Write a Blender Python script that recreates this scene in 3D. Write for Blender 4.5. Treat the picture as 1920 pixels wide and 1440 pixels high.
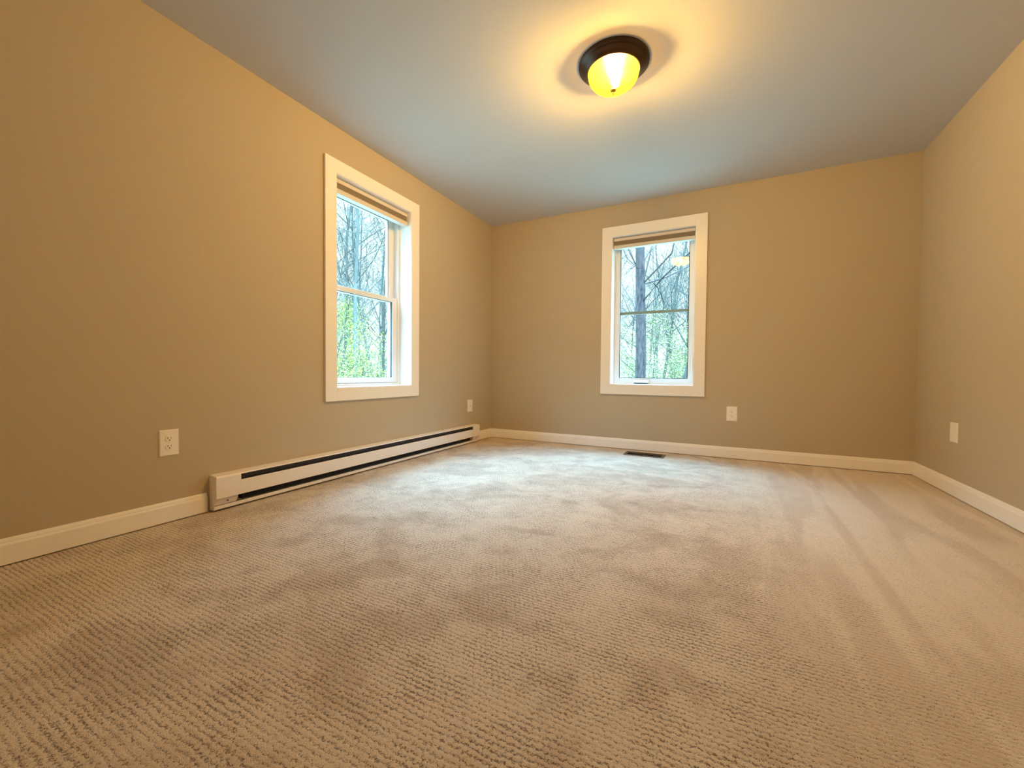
import bpy, bmesh, math, random
from mathutils import Vector, Matrix

for o in list(bpy.data.objects):
    bpy.data.objects.remove(o)
SC = bpy.context.scene
COL = SC.collection

# ------------------------------------------------------------------ camera
H, W, D0 = 2.44, 3.72, -5.0          # ceiling height, room width, near wall y
yaw, pitch, roll = -0.4727, -0.0252, 0.0089
fwd = Vector((math.sin(yaw)*math.cos(pitch), math.cos(yaw)*math.cos(pitch), math.sin(pitch)))
rt = Vector((math.cos(yaw), -math.sin(yaw), 0)); up = rt.cross(fwd)
r2 = rt*math.cos(roll)+up*math.sin(roll); u2 = -rt*math.sin(roll)+up*math.cos(roll)
cam = bpy.data.objects.new('camera', bpy.data.cameras.new('camera'))
COL.objects.link(cam)
M = Matrix((r2, u2, -fwd)).transposed().to_4x4()
M.translation = Vector((2.415, -4.1826, 0.7455))
cam.matrix_world = M
cam.data.sensor_width = 36; cam.data.lens = 36*774.33/1920
cam.data.clip_start = 0.02; cam.data.clip_end = 400
SC.camera = cam

# ------------------------------------------------------------------ world, exposure
SC.view_settings.view_transform = 'Standard'
SC.view_settings.look = 'None'
SC.view_settings.gamma = 1
SC.view_settings.use_curve_mapping = False
SC.view_settings.exposure = 0.14
SC.cycles.max_bounces = 10
SC.cycles.diffuse_bounces = 7
SC.cycles.transparent_max_bounces = 24
SC.cycles.sample_clamp_indirect = 6.0
SC.cycles.caustics_reflective = False
SC.cycles.caustics_refractive = False
try:
    SC.cycles.use_denoising = True
    SC.cycles.denoiser = 'OPENIMAGEDENOISE'
    SC.cycles.denoising_input_passes = 'RGB_ALBEDO_NORMAL'
except Exception:
    pass

world = bpy.data.worlds.new('overcast_sky'); SC.world = world
world.use_nodes = True
nt = world.node_tree; nt.nodes.clear()
tc = nt.nodes.new('ShaderNodeTexCoord'); sep = nt.nodes.new('ShaderNodeSeparateXYZ')
nt.links.new(tc.outputs['Generated'], sep.inputs[0])
# overcast sky: pale at the horizon, far brighter overhead
ramp = nt.nodes.new('ShaderNodeValToRGB'); cr = ramp.color_ramp
nt.links.new(sep.outputs['Z'], ramp.inputs[0])
SKY = [(0.0, (.026, .029, .029)), (0.34, (.028, .032, .033)), (0.56, (.20, .415, .66)), (0.85, (.335, .70, 1.12))]
cr.elements[0].position, cr.elements[1].position = SKY[0][0], SKY[-1][0]
cr.elements[0].color = (*SKY[0][1], 1); cr.elements[1].color = (*SKY[-1][1], 1)
for p, c in SKY[1:-1]:
    e = cr.elements.new(p); e.color = (*c, 1)
bg = nt.nodes.new('ShaderNodeBackground'); bg.inputs['Strength'].default_value = 62.0
nt.links.new(ramp.outputs[0], bg.inputs[0])
wo = nt.nodes.new('ShaderNodeOutputWorld'); nt.links.new(bg.outputs[0], wo.inputs[0])

def portal(name, loc, rot, sx, sy):
    l = bpy.data.lights.new(name, 'AREA'); l.shape = 'RECTANGLE'; l.size = sx; l.size_y = sy
    l.cycles.is_portal = True
    o = bpy.data.objects.new(name, l); COL.objects.link(o); o.location = loc; o.rotation_euler = rot
portal('daylight_portal', (-0.26, -1.79, 1.38), (0, -math.pi/2, 0), 1.5, 0.80)
portal('daylight_portal', (1.78, 0.26, 1.38), (-math.pi/2, 0, 0), 0.80, 1.5)

# ------------------------------------------------------------------ materials
def mat(name, color, rough=0.6, metal=0.0, spec=0.3, build=None):
    m = bpy.data.materials.new(name); m.use_nodes = True
    n = m.node_tree; b = n.nodes['Principled BSDF']
    b.inputs['Base Color'].default_value = (*color, 1)
    b.inputs['Roughness'].default_value = rough
    b.inputs['Metallic'].default_value = metal
    b.inputs['Specular IOR Level'].default_value = spec
    if build: build(n, b)
    return m

def N(n, t, **k):
    x = n.nodes.new(t)
    for a, v in k.items(): setattr(x, a, v)
    return x

def noise_build(scale, c2, bump=0.0, bscale=None, dist=0.002):
    """soft colour variation plus a fine bump"""
    def f(n, b):
        t = N(n, 'ShaderNodeTexCoord')
        z = N(n, 'ShaderNodeTexNoise'); z.inputs['Scale'].default_value = scale; z.inputs['Detail'].default_value = 4
        n.links.new(t.outputs['Object'], z.inputs['Vector'])
        mx = N(n, 'ShaderNodeMix', data_type='RGBA')
        mx.inputs['A'].default_value = b.inputs['Base Color'].default_value
        mx.inputs['B'].default_value = (*c2, 1)
        n.links.new(z.outputs['Fac'], mx.inputs['Factor'])
        n.links.new(mx.outputs['Result'], b.inputs['Base Color'])
        if bump:
            z2 = N(n, 'ShaderNodeTexNoise'); z2.inputs['Scale'].default_value = bscale or 300; z2.inputs['Detail'].default_value = 3
            n.links.new(t.outputs['Object'], z2.inputs['Vector'])
            bp = N(n, 'ShaderNodeBump'); bp.inputs['Strength'].default_value = bump; bp.inputs['Distance'].default_value = dist
            n.links.new(z2.outputs['Fac'], bp.inputs['Height'])
            n.links.new(bp.outputs[0], b.inputs['Normal'])
    return f

M_wall = mat('wall_paint', (.505, .42, .297), .75, spec=.25, build=noise_build(1.2, (.495, .411, .29), .25, 220, .001))
M_ceil = mat('ceiling_paint', (.595, .585, .548), .9, spec=.1, build=noise_build(1.5, (.585, .575, .538), .15, 160, .001))
M_trim = mat('trim_paint', (.90, .86, .80), .32, spec=.5, build=noise_build(8, (.885, .845, .785), .05, 60, .0008))
M_vinyl = mat('white_vinyl', (.80, .80, .79), .38, spec=.5, build=noise_build(5, (.79, .79, .78)))
M_heater = mat('heater_enamel', (.87, .81, .75), .4, spec=.5, build=noise_build(7, (.855, .795, .735)))
M_hdark = mat('heater_deflector', (.035, .032, .034), .45, .4, build=noise_build(30, (.05, .046, .046)))
M_hblack = mat('heater_cavity', (.012, .010, .009), .7)
M_bronze = mat('oiled_bronze', (.045, .028, .018), .38, .75, .5, build=noise_build(25, (.075, .045, .028), .1, 80))
M_brass = mat('finial_brass', (.50, .30, .10), .4, .8, build=noise_build(60, (.42, .24, .08)))
M_plate = mat('plate_plastic', (.88, .83, .75), .35, spec=.5, build=noise_build(20, (.87, .82, .74)))
M_slot = mat('socket_slot', (.02, .014, .01), .6)
M_vent = mat('register_metal', (.12, .088, .06), .5, .2, build=noise_build(40, (.105, .077, .052)))
M_ventd = mat('register_louver', (.016, .008, .005), .6, build=noise_build(60, (.024, .011, .007)))
M_gasket = mat('gasket_rubber', (.012, .016, .015), .6)
M_shade = mat('shade_rail', (.70, .62, .52), .5, build=noise_build(12, (.68, .60, .50)))
M_fabric = mat('shade_fabric', (.33, .26, .18), .9, build=noise_build(90, (.28, .22, .15), .3, 400, .001))
M_grille = mat('grille_grey', (.42, .47, .48), .5, build=noise_build(20, (.40, .45, .46)))
M_caulk = mat('siding', (.45, .45, .43), .8, build=noise_build(10, (.42, .42, .40)))

def glass_mat():
    m = bpy.data.materials.new('window_glass'); m.use_nodes = True
    n = m.node_tree; n.nodes.clear()
    o = N(n, 'ShaderNodeOutputMaterial'); mx = N(n, 'ShaderNodeMixShader')
    tr = N(n, 'ShaderNodeBsdfTransparent'); tr.inputs[0].default_value = (.90, .97, .965, 1)
    gl = N(n, 'ShaderNodeBsdfGlossy'); gl.inputs['Roughness'].default_value = .012
    gl.inputs['Color'].default_value = (1, 1, 1, 1)
    fr = N(n, 'ShaderNodeLayerWeight'); fr.inputs['Blend'].default_value = .5
    p5 = N(n, 'ShaderNodeMath', operation='POWER'); p5.inputs[1].default_value = 5
    ma = N(n, 'ShaderNodeMath', operation='MULTIPLY_ADD'); ma.inputs[1].default_value = .96; ma.inputs[2].default_value = .04
    n.links.new(fr.outputs['Facing'], p5.inputs[0]); n.links.new(p5.outputs[0], ma.inputs[0])
    n.links.new(ma.outputs[0], mx.inputs[0]); n.links.new(tr.outputs[0], mx.inputs[1]); n.links.new(gl.outputs[0], mx.inputs[2])
    n.links.new(mx.outputs[0], o.inputs[0])
    return m
M_glass = glass_mat()

def bowl_mat():
    """amber alabaster-like glass: glows all over, and lets the bulb shine through"""
    m = bpy.data.materials.new('amber_bowl_glass'); m.use_nodes = True
    n = m.node_tree; n.nodes.clear()
    o = N(n, 'ShaderNodeOutputMaterial'); mx = N(n, 'ShaderNodeMixShader'); mx.inputs[0].default_value = .30
    tr = N(n, 'ShaderNodeBsdfTransparent'); tr.inputs[0].default_value = (1, .80, .33, 1)
    ad = N(n, 'ShaderNodeAddShader')
    em = N(n, 'ShaderNodeEmission'); em.inputs['Strength'].default_value = 20.0
    t = N(n, 'ShaderNodeTexCoord'); z = N(n, 'ShaderNodeTexNoise'); z.inputs['Scale'].default_value = 9
    n.links.new(t.outputs['Object'], z.inputs['Vector'])
    c = N(n, 'ShaderNodeMix', data_type='RGBA'); c.inputs['A'].default_value = (1.0, .44, .0035, 1); c.inputs['B'].default_value = (1.0, .50, .006, 1)
    n.links.new(z.outputs['Fac'], c.inputs['Factor']); n.links.new(c.outputs['Result'], em.inputs['Color'])
    n.nodes.remove(ad)
    n.links.new(em.outputs[0], mx.inputs[1]); n.links.new(tr.outputs[0], mx.inputs[2]); n.links.new(mx.outputs[0], o.inputs[0])
    return m
def emis(name, color, s):
    m = bpy.data.materials.new(name); m.use_nodes = True
    n = m.node_tree; n.nodes.clear()
    o = N(n, 'ShaderNodeOutputMaterial'); em = N(n, 'ShaderNodeEmission')
    em.inputs[0].default_value = (*color, 1); em.inputs[1].default_value = s
    n.links.new(em.outputs[0], o.inputs[0]); return m
M_bowl = bowl_mat()
M_bulb = emis('bulb_glow', (1.0, .73, .415), 4950.0)

def carpet_mat():
    m = bpy.data.materials.new('carpet_pile'); m.use_nodes = True
    n = m.node_tree; b = n.nodes['Principled BSDF']
    L = n.links.new
    def math_(op, a, c=None, clamp=False):
        x = N(n, 'ShaderNodeMath', operation=op, use_clamp=clamp)
        for i, v in enumerate((a, c)):
            if v is None: continue
            if isinstance(v, (int, float)): x.inputs[i].default_value = v
            else: L(v, x.inputs[i])
        return x.outputs[0]
    def noise(vec, scale, detail=2, rough=.5, dist=0):
        z = N(n, 'ShaderNodeTexNoise'); z.inputs['Scale'].default_value = scale; z.inputs['Detail'].default_value = detail
        z.inputs['Roughness'].default_value = rough; z.inputs['Distortion'].default_value = dist
        L(vec, z.inputs['Vector']); return z
    def remap(v, a, c, lo=0, hi=1, smooth=True):
        r = N(n, 'ShaderNodeMapRange', interpolation_type='SMOOTHSTEP' if smooth else 'LINEAR')
        L(v, r.inputs['Value'])
        for k, q in zip(('From Min', 'From Max', 'To Min', 'To Max'), (a, c, lo, hi)): r.inputs[k].default_value = q
        return r.outputs['Result']
    t = N(n, 'ShaderNodeTexCoord'); P = t.outputs['Object']
    s = N(n, 'ShaderNodeSeparateXYZ')
    # rows wobble a little
    wob = noise(P, 14, 2); wv = N(n, 'ShaderNodeVectorMath', operation='SUBTRACT'); L(wob.outputs['Color'], wv.inputs[0]); wv.inputs[1].default_value = (.5, .5, .5)
    ws = N(n, 'ShaderNodeVectorMath', operation='SCALE'); L(wv.outputs[0], ws.inputs[0]); ws.inputs['Scale'].default_value = .012
    wob2 = noise(P, 90, 2); wv2 = N(n, 'ShaderNodeVectorMath', operation='SUBTRACT'); L(wob2.outputs['Color'], wv2.inputs[0]); wv2.inputs[1].default_value = (.5, .5, .5)
    ws2 = N(n, 'ShaderNodeVectorMath', operation='SCALE'); L(wv2.outputs[0], ws2.inputs[0]); ws2.inputs['Scale'].default_value = .015
    wa = N(n, 'ShaderNodeVectorMath', operation='ADD'); L(P, wa.inputs[0]); L(ws.outputs[0], wa.inputs[1])
    wb = N(n, 'ShaderNodeVectorMath', operation='ADD'); L(wa.outputs[0], wb.inputs[0]); L(ws2.outputs[0], wb.inputs[1])
    L(wb.outputs[0], s.inputs[0])
    X, Y = s.outputs['X'], s.outputs['Y']
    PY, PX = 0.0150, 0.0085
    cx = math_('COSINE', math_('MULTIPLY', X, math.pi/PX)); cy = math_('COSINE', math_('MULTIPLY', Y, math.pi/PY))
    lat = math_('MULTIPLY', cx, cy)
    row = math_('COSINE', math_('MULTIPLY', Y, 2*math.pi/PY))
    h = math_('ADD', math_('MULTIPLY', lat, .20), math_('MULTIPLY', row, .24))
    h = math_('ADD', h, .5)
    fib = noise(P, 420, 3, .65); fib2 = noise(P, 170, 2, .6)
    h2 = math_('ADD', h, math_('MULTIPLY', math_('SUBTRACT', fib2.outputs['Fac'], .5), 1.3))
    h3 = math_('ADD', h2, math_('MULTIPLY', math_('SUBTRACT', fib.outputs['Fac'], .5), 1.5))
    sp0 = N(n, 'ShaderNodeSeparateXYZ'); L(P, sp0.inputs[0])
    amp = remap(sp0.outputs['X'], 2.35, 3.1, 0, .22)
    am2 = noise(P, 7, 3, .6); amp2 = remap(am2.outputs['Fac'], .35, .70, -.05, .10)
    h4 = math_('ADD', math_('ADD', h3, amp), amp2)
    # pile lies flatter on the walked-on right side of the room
    pit_shade = remap(h4, .02, .50)
    # nap patches from feet and vacuum
    m1 = N(n, 'ShaderNodeMapping'); m1.inputs['Scale'].default_value = (1, 1.25, 1); m1.inputs['Rotation'].default_value = (0, 0, .5); L(P, m1.inputs['Vector'])
    n1 = noise(m1.outputs[0], 2.6, 5, .6, .6)
    nap1 = remap(n1.outputs['Fac'], .44, .63)
    n2 = noise(P, 8.5, 3, .6, .8); nap2 = remap(n2.outputs['Fac'], .55, .68)
    # vacuum lanes running along the right wall
    m2 = N(n, 'ShaderNodeMapping'); m2.inputs['Scale'].default_value = (5.2, .75, 1); m2.inputs['Rotation'].default_value = (0, 0, .16); L(P, m2.inputs['Vector'])
    n3 = noise(m2.outputs[0], 1.15, 2, .5, .7); lane = remap(n3.outputs['Fac'], .44, .60)
    sp = N(n, 'ShaderNodeSeparateXYZ'); L(P, sp.inputs[0])
    right = remap(sp.outputs['X'], 2.35, 2.75)
    napL = math_('ADD', math_('MULTIPLY', nap1, .75), math_('MULTIPLY', nap2, .35))
    nap = N(n, 'ShaderNodeMix', data_type='FLOAT'); L(right, nap.inputs['Factor']); L(napL, nap.inputs['A']); L(math_('MULTIPLY', lane, .52), nap.inputs['B'])
    napv = nap.outputs['Result']
    ca = N(n, 'ShaderNodeMix', data_type='RGBA'); ca.inputs['A'].default_value = (.22, .135, .075, 1); ca.inputs['B'].default_value = (.94, .785, .61, 1)  # yarn tone variation, with the shade of the pits painted into the colour
    L(pit_shade, ca.inputs['Factor'])
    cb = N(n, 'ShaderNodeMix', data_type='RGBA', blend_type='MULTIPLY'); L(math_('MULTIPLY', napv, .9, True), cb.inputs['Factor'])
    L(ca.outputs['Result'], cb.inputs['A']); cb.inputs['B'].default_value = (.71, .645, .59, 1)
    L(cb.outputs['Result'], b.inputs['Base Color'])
    b.inputs['Roughness'].default_value = .95; b.inputs['Specular IOR Level'].default_value = .05
    b.inputs['Sheen Weight'].default_value = .25; b.inputs['Sheen Roughness'].default_value = .5
    bp = N(n, 'ShaderNodeBump'); bp.inputs['Strength'].default_value = .8; bp.inputs['Distance'].default_value = .005
    L(h4, bp.inputs['Height']); L(bp.outputs[0], b.inputs['Normal'])
    return m
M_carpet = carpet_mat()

# ------------------------------------------------------------------ mesh helpers
def BM(): return bmesh.new()
def bx(bm, x0, y0, z0, x1, y1, z1):
    vs = [bm.verts.new(p) for p in ((x0,y0,z0),(x1,y0,z0),(x1,y1,z0),(x0,y1,z0),(x0,y0,z1),(x1,y0,z1),(x1,y1,z1),(x0,y1,z1))]
    for f in ((0,3,2,1),(4,5,6,7),(0,1,5,4),(1,2,6,5),(2,3,7,6),(3,0,4,7)):
        bm.faces.new([vs[i] for i in f])
    return bm
def prism(bm, prof, axis, a, b):
    """closed 2-D profile extruded along axis ('x','y','z') from a to b"""
    def P(u, v, t): return {'x': (t,u,v), 'y': (u,t,v), 'z': (u,v,t)}[axis]
    A = [bm.verts.new(P(u,v,a)) for u, v in prof]; B = [bm.verts.new(P(u,v,b)) for u, v in prof]
    k = len(prof)
    for i in range(k): bm.faces.new((A[i], A[(i+1)%k], B[(i+1)%k], B[i]))
    bm.faces.new(A[::-1]); bm.faces.new(B)
    return bm
def lathe(bm, prof, cx=0, cy=0, seg=64):
    rings = []
    for r, z in prof:
        if r < 1e-5: rings.append([bm.verts.new((cx, cy, z))])
        else: rings.append([bm.verts.new((cx+r*math.cos(2*math.pi*i/seg), cy+r*math.sin(2*math.pi*i/seg), z)) for i in range(seg)])
    for a, b in zip(rings, rings[1:]):
        for i in range(seg):
            j = (i+1) % seg
            if len(a) == 1 and len(b) == 1: continue
            if len(a) == 1: bm.faces.new((a[0], b[i], b[j]))
            elif len(b) == 1: bm.faces.new((a[i], b[0], a[j]))
            else: bm.faces.new((a[i], b[i], b[j], a[j]))
    return bm
def obj(name, bm, m, parent=None, smooth=False, bevel=0, seg=2, recalc=True, origin=None):
    if recalc: bmesh.ops.recalc_face_normals(bm, faces=bm.faces)
    if origin is not None: bmesh.ops.translate(bm, verts=bm.verts, vec=-Vector(origin))
    me = bpy.data.meshes.new(name); bm.to_mesh(me); bm.free()
    o = bpy.data.objects.new(name, me); COL.objects.link(o)
    me.materials.append(m)
    if smooth:
        for p in me.polygons: p.use_smooth = True
    if bevel:
        bv = o.modifiers.new('bevel', 'BEVEL'); bv.width = bevel; bv.segments = seg; bv.limit_method = 'ANGLE'; bv.angle_limit = math.radians(40)
    if parent is not None: o.parent = parent
    if origin is not None: o.location = origin
    return o
def struct(name, bm, m, **k):
    o = obj(name, bm, m, **k); o['kind'] = 'structure'; return o
def empty(name, loc=(0,0,0), rz=0):
    o = bpy.data.objects.new(name, None); COL.objects.link(o); o.location = loc; o.rotation_euler = (0,0,rz)
    o.empty_display_size = .1
    return o
def tag(o, label, cat, group=None):
    o['label'] = label; o['category'] = cat
    if group: o['group'] = group
    return o

# ------------------------------------------------------------------ room shell
LY0, LY1, LZ0, LZ1 = -2.174, -1.404, .637, 2.118      # left window opening
BX0, BX1, BZ0, BZ1 = 1.396, 2.168, .6475, 2.1247      # back window opening
TW = .24
b = BM()
bx(b, -TW, D0, -.1, 0, LY0, H); bx(b, -TW, LY1, -.1, 0, TW, H)
bx(b, -TW, LY0, -.1, 0, LY1, LZ0); bx(b, -TW, LY0, LZ1, 0, LY1, H)
struct('wall_left', b, M_wall)
b = BM()
bx(b, 0, 0, -.1, BX0, TW, H); bx(b, BX1, 0, -.1, W, TW, H)
bx(b, BX0, 0, -.1, BX1, TW, BZ0); bx(b, BX0, 0, BZ1, BX1, TW, H)
struct('wall_back', b, M_wall)
struct('wall_right', bx(BM(), W, D0, -.1, W+.12, TW, H), M_wall)
struct('wall_front', bx(BM(), -TW, D0-.12, -.1, W+.12, D0, H), M_wall)
struct('ceiling', bx(BM(), -TW, D0-.12, H, W+.12, TW, H+.15), M_ceil)
# carpet with the cut-out for the register
VX0, VX1, VY0, VY1 = 1.598, 1.955, -.300, -.128
b = BM(); hx0, hx1, hy0, hy1 = VX0+.022, VX1-.022, VY0+.024, VY1-.024
bx(b, 0, D0, -.1, W, hy0, 0); bx(b, 0, hy1, -.1, W, 0, 0)
bx(b, 0, hy0, -.1, hx0, hy1, 0); bx(b, hx1, hy0, -.1, W, hy1, 0)
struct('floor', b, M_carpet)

# doors and trim added out of view on the near wall to bounce light
for i, (a, c) in enumerate(((.35, 1.85), (2.45, 3.27))):
    b = BM(); bx(b, a, D0, .008, c, D0+.03, 2.03)
    k = 4 if i == 0 else 2
    for j in range(k):
        u = a+(c-a)*(j+.12)/k; v = a+(c-a)*(j+.88)/k
        bx(b, u, D0+.03, .18, v, D0+.038, .95); bx(b, u, D0+.03, 1.08, v, D0+.038, 1.90)
    struct('door_%d' % (i+1), b, M_trim)
    b = BM(); bx(b, a-.09, D0, .006, a, D0+.02, 2.12); bx(b, c, D0, .006, c+.09, D0+.02, 2.12); bx(b, a, D0, 2.03, c, D0+.02, 2.12)
    struct('trim_%d' % (i+1), b, M_trim)

# baseboards
t = .014
prof = [(0, .006), (t, .006), (t, .078), (t-.0015, .083), (t-.005, .086), (t-.0055, .092), (t-.008, .099), (t-.0105, .104), (0, .104)]
b = BM(); prism(b, prof, 'y', D0, -2.990); prism(b, prof, 'y', -.345, -t)
struct('baseboard_left', b, M_trim)
b = BM(); prism(b, [(-u, v) for u, v in prof], 'x', .0, W)
struct('baseboard_back', b, M_trim)
b = BM(); prism(b, [(W-u, v) for u, v in prof], 'y', D0, -t)
struct('baseboard_right', b, M_trim)

# ------------------------------------------------------------------ windows (built in a local frame)
# local frame: u along the wall, w = depth going outdoors (0 at wall face), z up
def T_left(u, w, z): return (-w, u, z)
def T_back(u, w, z): return (u, w, z)
def lbox(bm, T, u0, u1, w0, w1, z0, z1):
    a = T(u0, w0, z0); c = T(u1, w1, z1)
    bx(bm, min(a[0],c[0]), min(a[1],c[1]), z0, max(a[0],c[0]), max(a[1],c[1]), z1)
def ring(bm, T, u0, u1, z0, z1, wd, w0, w1, wb=None, wt=None):
    """rectangular frame, outer size given, member width wd"""
    wb = wd if wb is None else wb; wt = wd if wt is None else wt
    lbox(bm, T, u0, u0+wd, w0, w1, z0, z1); lbox(bm, T, u1-wd, u1, w0, w1, z0, z1)
    lbox(bm, T, u0+wd, u1-wd, w0, w1, z0, z0+wb); lbox(bm, T, u0+wd, u1-wd, w0, w1, z1-wt, z1)

def casing(root, T, o, i):
    b = BM(); (u0, u1, z0, z1), (a0, a1, c0, c1) = o, i
    lbox(b, T, u0, a0, -.019, 0, z0, z1); lbox(b, T, a1, u1, -.019, 0, z0, z1)
    lbox(b, T, a0, a1, -.019, 0, z0, c0); lbox(b, T, a0, a1, -.019, 0, c1, z1)
    obj('casing', b, M_trim, root, bevel=.0012)
def jamb(root, T, i, d):
    b = BM(); u0, u1, z0, z1 = i
    # lining boards that line the opening, set back a hair from the casing edge
    e = .004
    lbox(b, T, u0, u0+e, -.012, d, z0, z1); lbox(b, T, u1-e, u1, -.012, d, z0, z1)
    lbox(b, T, u0+e, u1-e, -.012, d, z0, z0+e); lbox(b, T, u0+e, u1-e, -.012, d, z1-e, z1)
    obj('jamb', b, M_trim, root)

w1 = empty('window_1', (0, 0, 0)); w1['kind'] = 'structure'
casing(w1, T_left, (-2.267, -1.305, .543, 2.210), (LY0, LY1, LZ0, LZ1))
jamb(w1, T_left, (LY0, LY1, LZ0, LZ1), .12)
b = BM(); ring(b, T_left, LY0, LY1, LZ0, LZ1, .026, .115, .235, wb=.022, wt=.03)
lbox(b, T_left, LY0+.026, LY1-.026, .145, .235, LZ0+.02, LZ0+.034)
obj('frame', b, M_vinyl, w1, bevel=.0015)
# upper sash sits further out, lower sash nearer
us = BM(); ring(us, T_left, LY0+.026, LY1-.026, 1.350, LZ1-.03, .070, .160, .192, wb=.036, wt=.045)
us = obj('upper_sash', us, M_vinyl, w1, bevel=.002)
b = BM(); lbox(b, T_left, LY0+.09, LY1-.09, .176, .181, 1.38, LZ1-.07); obj('glass', b, M_glass, us)
b = BM(); ring(b, T_left, LY0+.096, LY1-.096, 1.386, LZ1-.075, .003, .158, .162); obj('gasket', b, M_gasket, us)
ls = BM(); ring(ls, T_left, LY0+.026, LY1-.026, .662, 1.386, .058, .122, .156, wb=.042, wt=.038)
ls = obj('lower_sash', ls, M_vinyl, w1, bevel=.002)
b = BM(); lbox(b, T_left, LY0+.08, LY1-.08, .138, .143, .700, 1.352); obj('glass', b, M_glass, ls)
b = BM(); ring(b, T_left, LY0+.084, LY1-.084, .704, 1.348, .003, .128, .140); obj('gasket', b, M_gasket, ls)

w2 = empty('window_2', (0, 0, 0)); w2['kind'] = 'structure'
casing(w2, T_back, (1.298, 2.264, .5486, 2.2218), (BX0, BX1, BZ0, BZ1))
jamb(w2, T_back, (BX0, BX1, BZ0, BZ1), .12)
b = BM(); ring(b, T_back, BX0, BX1, BZ0, BZ1, .014, .116, .235, wb=.016, wt=.016)
obj('frame', b, M_vinyl, w2, bevel=.0015)
sa = BM(); ring(sa, T_back, BX0+.010, BX1-.010, .660, 2.112, .050, .122, .165, wb=.050, wt=.05)
sa = obj('sash', sa, M_vinyl, w2, bevel=.002)
b = BM(); lbox(b, T_back, BX0+.05, BX1-.05, .134, .139, .70, 2.07); obj('glass', b, M_glass, sa)
b = BM(); ring(b, T_back, BX0+.0605, BX1-.0605, .7105, 2.0615, .0045, .120, .133); obj('gasket', b, M_gasket, sa)
b = BM(); lbox(b, T_back, BX0+.062, BX1-.062, .141, .150, 1.358, 1.386); obj('grille_bar', b, M_grille, sa)
ck = BM(); prism(ck, [(u, v) for u, v in ((.085, .664), (.100, .689), (.1215, .692), (.1215, .664))], 'x', 1.604, 1.752)
ck = obj('crank_cover', ck, M_vinyl, w2, bevel=.004, seg=3)
b = BM(); bx(b, 1.612, .080, .657, 1.744, .118, .664); obj('crank_handle', b, M_hdark, ck)
lt = BM(); lbox(lt, T_back, 2.1415, 2.1535, .110, .1225, .79, .935)
lt = obj('latch_plate', lt, M_vinyl, w2, bevel=.002)
b = BM(); prism(b, [(.1125, .93), (.092, .90), (.088, .80), (.0945, .775), (.102, .80), (.1125, .82)], 'x', 2.143, 2.152)
obj('latch_lever', b, M_plate, lt, bevel=.002)

# ------------------------------------------------------------------ window shades (raised)
def shade(T, u0, u1, zt, label):
    mid = T((u0+u1)/2, .045, zt); root = empty('window_shade', mid)
    tag(root, label, 'window shade', 'raised shades under the two window heads')
    def TL(u, w, z):
        a = T(u, w, z); return (a[0]-mid[0], a[1]-mid[1], z-mid[2])
    def lb(bm, a0, a1, c0, c1, e0, e1):
        p = TL(a0, c0, e0); q = TL(a1, c1, e1)
        bx(bm, min(p[0],q[0]), min(p[1],q[1]), p[2], max(p[0],q[0]), max(p[1],q[1]), q[2])
    b = BM(); lb(b, u0, u1, .022, .070, zt-.036, zt-.008); obj('head_rail', b, M_shade, root, bevel=.002)
    # pleated stack: thin folds one above another
    b = BM(); k = 8; z0, z1 = zt-.078, zt-.036
    for i in range(k):
        h = (z1-z0)/k; lb(b, u0+.003, u1-.003, .032-(.003 if i % 2 else 0), .062, z0+i*h, z0+(i+.86)*h)
    lb(b, u0+.004, u1-.004, .036, .058, z0, z1)
    obj('pleated_fabric', b, M_fabric, root)
    b = BM(); lb(b, u0, u1, .020, .072, zt-.112, zt-.078); obj('bottom_rail', b, M_shade, root, bevel=.003)
    return root
shade(T_left, LY0+.008, LY1-.010, LZ1-.004, 'cream pleated shade pulled up at the top of the left wall window')
shade(T_back, BX0+.008, BX1-.010, BZ1-.004, 'cream pleated shade pulled up at the top of the back wall window')

# ------------------------------------------------------------------ baseboard heater
HY0, HY1 = -2.975, -.350
hr = empty('baseboard_heater', (0, 0, 0))
tag(hr, 'long cream electric baseboard heater along the left wall beneath the window', 'heater')
b = BM()   # back plate + hood with a rolled front lip
prism(b, [(.0, .022), (.003, .022), (.003, .188), (.052, .186), (.060, .1835), (.0645, .1815), (.0655, .1830), (.0625, .1885), (.054, .1905), (.0, .194)], 'y', HY0+.002, HY1-.002)
obj('housing', b, M_heater, hr, bevel=.0006)
b = BM(); prism(b, [(.062, .071), (.066, .0715), (.066, .147), (.0655, .149), (.060, .150), (.060, .147), (.0632, .146), (.0632, .073)], 'y', -2.848, -.483)
obj('front_panel', b, M_heater, hr)
for a, c in ((HY0+.0015, -2.848), (-.4805, HY1-.0015)):
    b = BM(); prism(b, [(.060, .071), (.066, .071), (.066, .1815), (.060, .1825)], 'y', a, c)
    obj('junction_cover', b, M_heater, hr, bevel=.001)
for a, c in ((HY0, HY0+.002), (HY1-.002, HY1)):
    b = BM(); prism(b, [(.001, .008), (.046, .010), (.046, .030), (.050, .050), (.0645, .071), (.0655, .178), (.054, .1885), (.001, .193)], 'y', a, c)
    obj('end_cap', b, M_heater, hr)
b = BM(); prism(b, [(.003, .010), (.047, .012), (.047, .031), (.0445, .031), (.0445, .0145), (.003, .0135)], 'y', HY0+.002, HY1-.002)
obj('bottom_rail', b, M_heater, hr)
b = BM(); prism(b, [(.006, .183), (.057, .1825), (.058, .181), (.0585, .180), (.050, .152), (.047, .146), (.040, .146), (.006, .165)], 'y', -2.846, -.485)
obj('air_deflector', b, M_hdark, hr)
b = BM(); bx(b, .004, -2.83, .036, .040, -.50, .140); obj('fin_block', b, M_hblack, hr)
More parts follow.
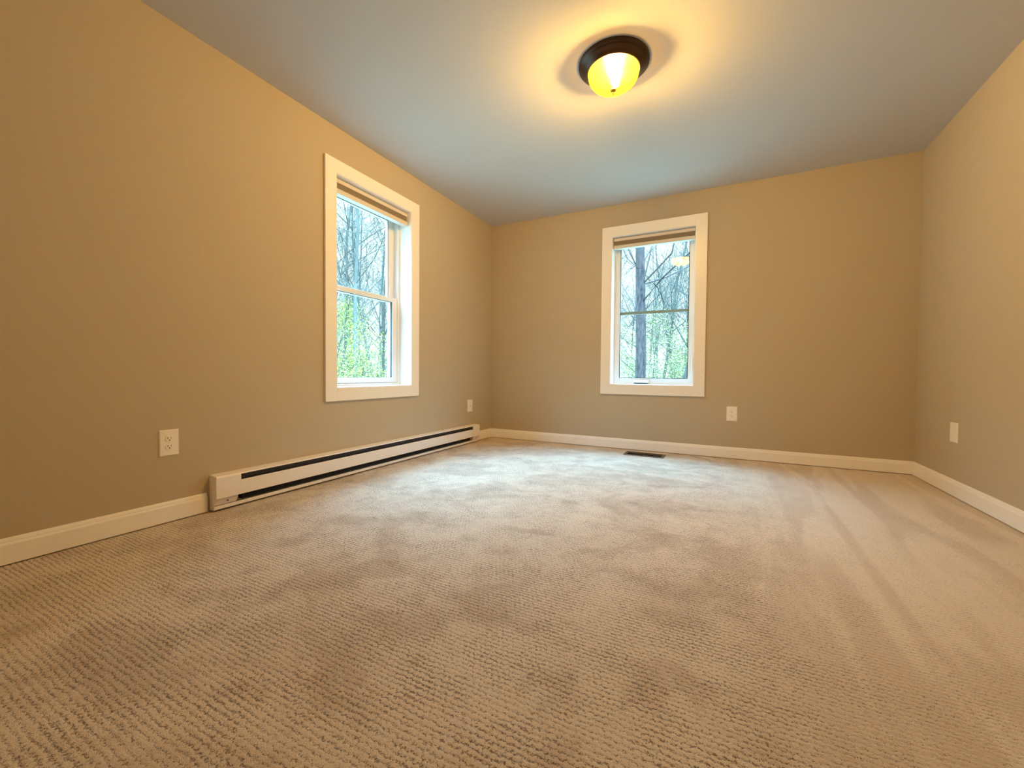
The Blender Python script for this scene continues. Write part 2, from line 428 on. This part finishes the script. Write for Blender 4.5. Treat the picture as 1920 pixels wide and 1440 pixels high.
for a, c in ((HY0+.003, -2.862), (-.468, HY1-.003)):     # sloping box bottoms with a screw
    jb = BM(); prism(jb, [(.004, .030), (.043, .033), (.060, .069), (.004, .069)], 'y', a, c)
    jb = obj('wiring_box', jb, M_heater, hr, bevel=.001)
    b = BM(); y = a+.060
    lathe(b, [(0, 0), (.0042, 0), (.0042, .002), (0, .0028)], seg=16)
    s_ = obj('screw', b, M_hblack, jb); s_.location = (.0525, y, .051); s_.rotation_euler = (0, math.radians(65), 0)

# ------------------------------------------------------------------ wall plates
def plate_mesh(w, h, d=.006):
    """bevelled cover plate, local: x right, z up, y towards the room = -y"""
    b = BM(); e = .004
    A = [(-w/2,0,-h/2),(w/2,0,-h/2),(w/2,0,h/2),(-w/2,0,h/2)]
    Bm = [(-w/2,-d*.45,-h/2),(w/2,-d*.45,-h/2),(w/2,-d*.45,h/2),(-w/2,-d*.45,h/2)]
    Cc = [(-w/2+e,-d,-h/2+e),(w/2-e,-d,-h/2+e),(w/2-e,-d,h/2-e),(-w/2+e,-d,h/2-e)]
    V = [[b.verts.new(p) for p in q] for q in (A, Bm, Cc)]
    for q, r in zip(V, V[1:]):
        for i in range(4): b.faces.new((q[i], q[(i+1)%4], r[(i+1)%4], r[i]))
    b.faces.new(V[0][::-1]); b.faces.new(V[2])
    return b
def disc(bm, cx, cz, rx, rz, y0, y1, k=24, flat=None):
    pr = []
    for i in range(k):
        a = 2*math.pi*i/k; x, z = rx*math.cos(a), rz*math.sin(a)
        if flat: z = max(-flat, min(flat, z))
        pr.append((cx+x, cz+z))
    A = [bm.verts.new((x, y0, z)) for x, z in pr]; B = [bm.verts.new((x, y1, z)) for x, z in pr]
    for i in range(k): bm.faces.new((A[i], A[(i+1)%k], B[(i+1)%k], B[i]))
    bm.faces.new(A); bm.faces.new(B[::-1])
def outlet(loc, rz, w, h, label, group='electrical outlets with cover plates'):
    root = empty('wall_outlet', loc, rz); tag(root, label, 'outlet', group)
    obj('cover_plate', plate_mesh(w, h), M_plate, root, bevel=.0008)
    for s in (1, -1):
        cz = s*.0195
        b = BM(); disc(b, 0, cz, .0172, .0172, -.0058, -.0082, 32, .0142)
        r = obj('receptacle', b, M_plate, root, bevel=.0006)
        b = BM(); bx(b, -.0077, -.0085, cz+.000, -.0055, -.0080, cz+.0095); bx(b, .0055, -.0085, cz+.0015, .0074, -.0080, cz+.0085)
        disc(b, 0, cz-.0062, .0026, .0028, -.0080, -.0086, 12)
        obj('socket_slot', b, M_slot, r)
    b = BM(); disc(b, 0, 0, .0030, .0030, -.0058, -.0072, 16); obj('screw', b, M_plate, root)
    return root
outlet((0, -3.152, .3922), math.pi/2, .081, .128, 'large cream outlet cover plate on the left wall near the heater end')
outlet((2.4898, 0, .4028), 0, .0855, .132, 'cream outlet cover plate on the back wall right of the window')
# plate at the far end of the left wall
root = empty('wall_outlet', (0, -.4505, .398), math.pi/2)
tag(root, 'small cream wall plate with a centre jack above the far end of the heater', 'wall plate')
obj('cover_plate', plate_mesh(.094, .130), M_plate, root, bevel=.0008)
b = BM(); disc(b, 0, .0, .010, .012, -.0058, -.008, 20); jk = obj('jack', b, M_plate, root)
b = BM(); disc(b, 0, .0, .004, .006, -.008, -.0086, 12); obj('socket_hole', b, M_slot, jk)
root = empty('blank_wall_plate', (W, -.600, .3985), -math.pi/2)
tag(root, 'plain cream blank wall plate on the right wall above the baseboard', 'wall plate')
obj('cover_plate', plate_mesh(.094, .125), M_plate, root, bevel=.0008)
for s in (1, -1):
    b = BM(); disc(b, 0, s*.030, .003, .003, -.0058, -.0068, 14); obj('screw', b, M_plate, root)

# ------------------------------------------------------------------ floor register
vr = empty('floor_register', ((VX0+VX1)/2, (VY0+VY1)/2, 0))
tag(vr, 'dark brown metal floor register in the carpet before the back baseboard', 'floor vent')
hx, hy = (VX1-VX0)/2, (VY1-VY0)/2
b = BM()
bx(b, -hx, -hy, .0005, -hx+.026, hy, .006); bx(b, hx-.026, -hy, .0005, hx, hy, .006)
bx(b, -hx+.026, -hy, .0005, hx-.026, -hy+.026, .006); bx(b, -hx+.026, hy-.026, .0005, hx-.026, hy, .006)
obj('frame', b, M_vent, vr, bevel=.002)
b = BM(); k = 30
for i in range(k):
    x = -hx+.030 + (2*hx-.060)*i/(k-1)
    prism(b, [(x-.0030, -.012), (x-.0018, -.012), (x+.0022, .0035), (x+.0010, .0035)], 'y', -hy+.0262, hy-.0262)
obj('louvers', b, M_ventd, vr)
b = BM(); bx(b, -.003, -hy+.0262, -.004, .003, hy-.0262, .0048); bx(b, -hx+.0262, -.002, -.006, hx-.0262, .002, .0036); obj('divider', b, M_ventd, vr)
b = BM(); bx(b, -hx+.0225, -hy+.0245, -.098, hx-.0225, hy-.0245, -.090); obj('duct_floor', b, M_hblack, vr)

# ------------------------------------------------------------------ ceiling light
CX, CY = 1.8495, -1.8945
cl = empty('ceiling_light', (CX, CY, H))
tag(cl, 'flush mount ceiling light with dark bronze pan and glowing amber glass bowl', 'ceiling light')
b = BM(); lathe(b, [(0, -.001), (.186, -.001), (.188, -.006), (.187, -.012), (.183, -.0155), (.177, -.0175), (.174, -.022), (.170, -.0255), (.160, -.031), (.149, -.040), (.1430, -.0475), (.1395, -.0495), (.1355, -.0480), (.130, -.046), (0, -.046)], seg=96)
obj('pan', b, M_bronze, cl, smooth=True)
b = BM(); pr = [(.1345, -.0475), (.1358, -.0515), (.1335, -.058)]
for i in range(1, 15):
    a = i/14*math.pi/2; pr.append((.1335*math.cos(a)**.85, -.058-.082*math.sin(a)))
pr[-1] = (0, -.140)
lathe(b, pr, seg=96); bo = obj('glass_bowl', b, M_bowl, cl, smooth=True)
b = BM(); lathe(b, [(0, -.137), (.006, -.1385), (.0145, -.140), (.0165, -.1435), (.014, -.148), (.008, -.151), (.0045, -.154), (.0040, -.158), (.0058, -.161), (.0045, -.1655), (0, -.168)], seg=32)
obj('finial', b, M_brass, cl, smooth=True)
for sx_ in (-1, 1):
    b = BM(); bmesh.ops.create_icosphere(b, subdivisions=3, radius=.0225)
    bmesh.ops.scale(b, vec=(1, 1.75, 1), verts=b.verts)
    bu = obj('bulb', b, M_bulb, cl, smooth=True); bu.location = (.000, sx_*.046-.004, -.0705)

# ------------------------------------------------------------------ outdoors
def bark_mat(name, c1, c2, sc=18):
    def f(n, b):
        t_ = N(n, 'ShaderNodeTexCoord'); mp = N(n, 'ShaderNodeMapping'); mp.inputs['Scale'].default_value = (1, 1, .25)
        z = N(n, 'ShaderNodeTexNoise'); z.inputs['Scale'].default_value = sc; z.inputs['Detail'].default_value = 6; z.inputs['Roughness'].default_value = .7
        n.links.new(t_.outputs['Object'], mp.inputs[0]); n.links.new(mp.outputs[0], z.inputs['Vector'])
        r = N(n, 'ShaderNodeValToRGB'); r.color_ramp.elements[0].position = .35; r.color_ramp.elements[1].position = .66
        r.color_ramp.elements[0].color = (*c1, 1); r.color_ramp.elements[1].color = (*c2, 1)
        n.links.new(z.outputs['Fac'], r.inputs[0]); n.links.new(r.outputs[0], b.inputs['Base Color'])
    return mat(name, c1, .9, spec=.1, build=f)
M_bark = bark_mat('grey_bark', (.030, .027, .021), (.078, .068, .052))
M_bark2 = bark_mat('lichen_bark', (.014, .010, .010), (.075, .055, .050), 26)
M_bark3 = bark_mat('pale_bark', (.046, .042, .033), (.088, .080, .064))
def leaf_mat(name, c1, c2):
    def f(n, b):
        t_ = N(n, 'ShaderNodeTexCoord'); z = N(n, 'ShaderNodeTexNoise'); z.inputs['Scale'].default_value = 3
        n.links.new(t_.outputs['Object'], z.inputs['Vector'])
        mx = N(n, 'ShaderNodeMix', data_type='RGBA'); mx.inputs['A'].default_value = (*c1, 1); mx.inputs['B'].default_value = (*c2, 1)
        n.links.new(z.outputs['Fac'], mx.inputs['Factor']); n.links.new(mx.outputs['Result'], b.inputs['Base Color'])
    return mat(name, c1, .8, spec=.1, build=f)
M_leaf = leaf_mat('spring_leaf', (.24, .24, .022), (.30, .29, .05))
M_leaf2 = leaf_mat('pale_leaf', (.20, .19, .065), (.26, .23, .10))
M_ground = mat('leaf_litter', (.20, .20, .17), .95, spec=.05, build=noise_build(2, (.15, .17, .12)))
GZ = -.75
b = BM(); bx(b, -90, -60, GZ-.3, 60, 90, GZ); struct('ground', b, M_ground)
b = BM()  # foundation below the room so the house stands on the ground
bx(b, -TW, D0-.12, GZ, W+.12, TW, -.1); struct('foundation_wall', b, M_caulk)

def tube(bm, pts, rad, sides):
    rings = []
    for i, p in enumerate(pts):
        d = (pts[min(i+1, len(pts)-1)]-pts[max(i-1, 0)]).normalized()
        a = d.orthogonal().normalized(); c = d.cross(a)
        rings.append([bm.verts.new(p+(a*math.cos(2*math.pi*k/sides)+c*math.sin(2*math.pi*k/sides))*rad[i]) for k in range(sides)])
    for q, r in zip(rings, rings[1:]):
        for k in range(sides): bm.faces.new((q[k], q[(k+1)%sides], r[(k+1)%sides], r[k]))
def branch(bm, R, start, d, length, r0, level, tips, sides, bushy, upw, wig0=.07, limb=1):
    n_ = 7 if level == 0 else 5 if level == 1 else 4
    pts = [start.copy()]; rad = [r0]; p = start.copy(); dd = d.normalized()
    wig = (wig0, .20, .30, .38)[level]
    for i in range(n_):
        dd = (dd+Vector((R.gauss(0, wig), R.gauss(0, wig), R.gauss(0, wig*.6)+upw*.12*(level > 0)))).normalized()
        p = p+dd*length/n_; pts.append(p.copy()); rad.append(max(.0032, r0*(1-.75*(i+1)/n_)))
    tube(bm, pts, rad, sides[level])
    if level >= len(bushy): tips.append(p); return
    for j in range(bushy[level]):
        f = (.16 if level == 0 else .2)+(.82 if level == 0 else .75)*R.random()
        k = min(int(f*n_), n_-1); q = pts[k].lerp(pts[k+1], f*n_-k)
        tan = (pts[k+1]-pts[k]).normalized(); a = tan.orthogonal().normalized()
        a.rotate(Matrix.Rotation(R.random()*2*math.pi, 3, tan))
        nd = (tan*R.uniform(.35, .95)+a*R.uniform(.6, 1.0)).normalized()
        branch(bm, R, q, nd, length*R.uniform(.26, .44)*(1.15-.5*f), max(.0035, rad[k]*R.uniform(.28, .45)*(limb if level == 0 else 1)), level+1, tips, sides, bushy, upw)
def leaves_mesh(R, tips, per, spread, size):
    b = BM()
    for tpt in tips:
        for _ in range(per):
            c = tpt+Vector((R.gauss(0, spread), R.gauss(0, spread), R.gauss(0, spread*.7)))
            a = Vector((R.gauss(0, 1), R.gauss(0, 1), R.gauss(0, .5))).normalized(); e = a.orthogonal().normalized()
            s1 = size*R.uniform(.6, 1.3); 
            vs = [b.verts.new(c+a*s1), b.verts.new(c+e*s1*.55+a*.1*s1), b.verts.new(c-a*s1), b.verts.new(c-e*s1*.55+a*.1*s1)]
            b.faces.new(vs)
    return b
def make_tree(name, seed, h, r, bushy, barkm, leaf=None, lean=(0,0), upw=1, per=2, spread=.12, size=.035, wig0=.07, limb=1):
    R = random.Random(seed); b = BM(); tips = []
    branch(b, R, Vector((0, 0, -.05)), Vector((lean[0], lean[1], 1)), h, r, 0, tips, (9, 5, 4, 3), bushy, upw, wig0, limb)
    o = obj(name, b, barkm, smooth=True, recalc=False)
    if leaf:
        lv = leaves_mesh(R, R.sample(tips, int(len(tips)*.8)), per, spread, size)
        obj('foliage', lv, leaf, o, recalc=False)
    return o
def copy_tree(o, name=None):
    c = o.copy(); COL.objects.link(c)
    for ch in o.children:
        d = ch.copy(); COL.objects.link(d); d.parent = c
    return c

CAM = Vector((2.415, -4.1826))
def polar(az, dist):      # azimuth in degrees from +Y towards -X, seen from the middle of the room
    a = math.radians(az); return (CAM.x-math.sin(a)*dist, CAM.y+math.cos(a)*dist)

# the trees one can tell apart
tr = make_tree('forest_tree', 5, 15, .135, (30, 7, 5), M_bark2, lean=(.020, 0), upw=.2, wig0=.012, limb=.42)
x, y = 0.655, 5.95; tr.location = (x, y, GZ); 
tag(tr, 'thick lichen-grey tree trunk behind the left half of the back window', 'tree')
tr = make_tree('forest_tree', 12, 14, .070, (26, 8, 5), M_bark3, lean=(.01, .01), wig0=.03, limb=.7)
tr.location = (-7.6, 4.9, GZ)
tag(tr, 'tall bare tree with upright trunk in the middle of the left window', 'tree')
tr = make_tree('forest_tree', 23, 13, .060, (24, 8, 5), M_bark, lean=(.13, -.05))
tr.location = (1.05, 8.3, GZ)
tag(tr, 'slim dark tree just right of the thick trunk in the back window', 'tree')
# small trees in fresh leaf beyond the left window
for i, (x, y, sd, lab) in enumerate(((-5.9, 3.3, 31, 'lime green leafing sapling low in the left window, nearest to the glass'),
                                     (-8.9, 5.0, 32, 'lime green leafing sapling further back in the left window'))):
    tr = make_tree('leafy_sapling', sd, 2.5+i*.9, .028, (22, 8, 4), M_bark, M_leaf, per=6, spread=.13, size=.020)
    tr.location = (x, y, GZ); tag(tr, lab, 'tree')

R = random.Random(77)
protos = [make_tree('forest_tree', 100+i, R.uniform(11, 15), R.uniform(.04, .08), (24, 8, 5), (M_bark, M_bark3)[i % 2], lean=(R.gauss(0, .05), R.gauss(0, .05))) for i in range(5)]
shr = [make_tree('forest_shrub', 200+i, R.uniform(2.4, 3.6), .03, (20, 8, 3), M_bark3, M_leaf2, upw=.6, per=6, spread=.22, size=.028) for i in range(3)]
used = set()
def scatter(proto_list, az0, az1, d0, d1, n_, label, cat, group, mind=1.0):
    pts = []
    tries = 0
    while len(pts) < n_ and tries < 4000:
        tries += 1
        a = R.uniform(az0, az1); d = math.sqrt(R.uniform(d0*d0, d1*d1)); x, y = polar(a, d)
        if x > -1.8 and y < 1.8: continue
        if any((x-u)**2+(y-v)**2 < mind*mind for u, v in pts): continue
        pts.append((x, y)); p = R.choice(proto_list)
        if p.name in used: o = copy_tree(p)
        else: o = p; used.add(p.name)
        o.location = (x, y, GZ); o.rotation_euler = (0, 0, R.uniform(0, 6.28)); s = R.uniform(.8, 1.15); o.scale = (s, s, s)
        far = 'nearer' if d < (d0+d1)/2 else 'farther'
        tone = 'pale' if o.active_material is M_bark3 or (o.data.materials[0] == M_bark3) else 'dark'
        if cat == 'tree': tag(o, label % (tone, far), cat, group % (tone, far))
        else: tag(o, label % far, cat, group % far)
for az0, az1, n_, where in ((38, 53, 22, 'left'), (1, 16, 22, 'back'), (33, 38, 7, 'left'), (53, 59, 7, 'left'), (-5, 1, 7, 'back'), (16, 22, 7, 'back')):
    scatter(protos, az0, az1, 14, 42, n_, 'slender bare %s-barked tree in the %s part of the woods beyond the '+where+' window', 'tree', '%s bare trees in the %s woods beyond the '+where+' window')
    scatter(shr, az0, az1, 15, 34, 16 if n_ > 10 else 5, 'pale green budding shrub in the %s part of the woods beyond the '+where+' window', 'shrub', '%s budding shrubs beyond the '+where+' window', .8)
for p in protos+shr:
    if p.name not in used:
        for ch in list(p.children): bpy.data.objects.remove(ch)
        bpy.data.objects.remove(p)
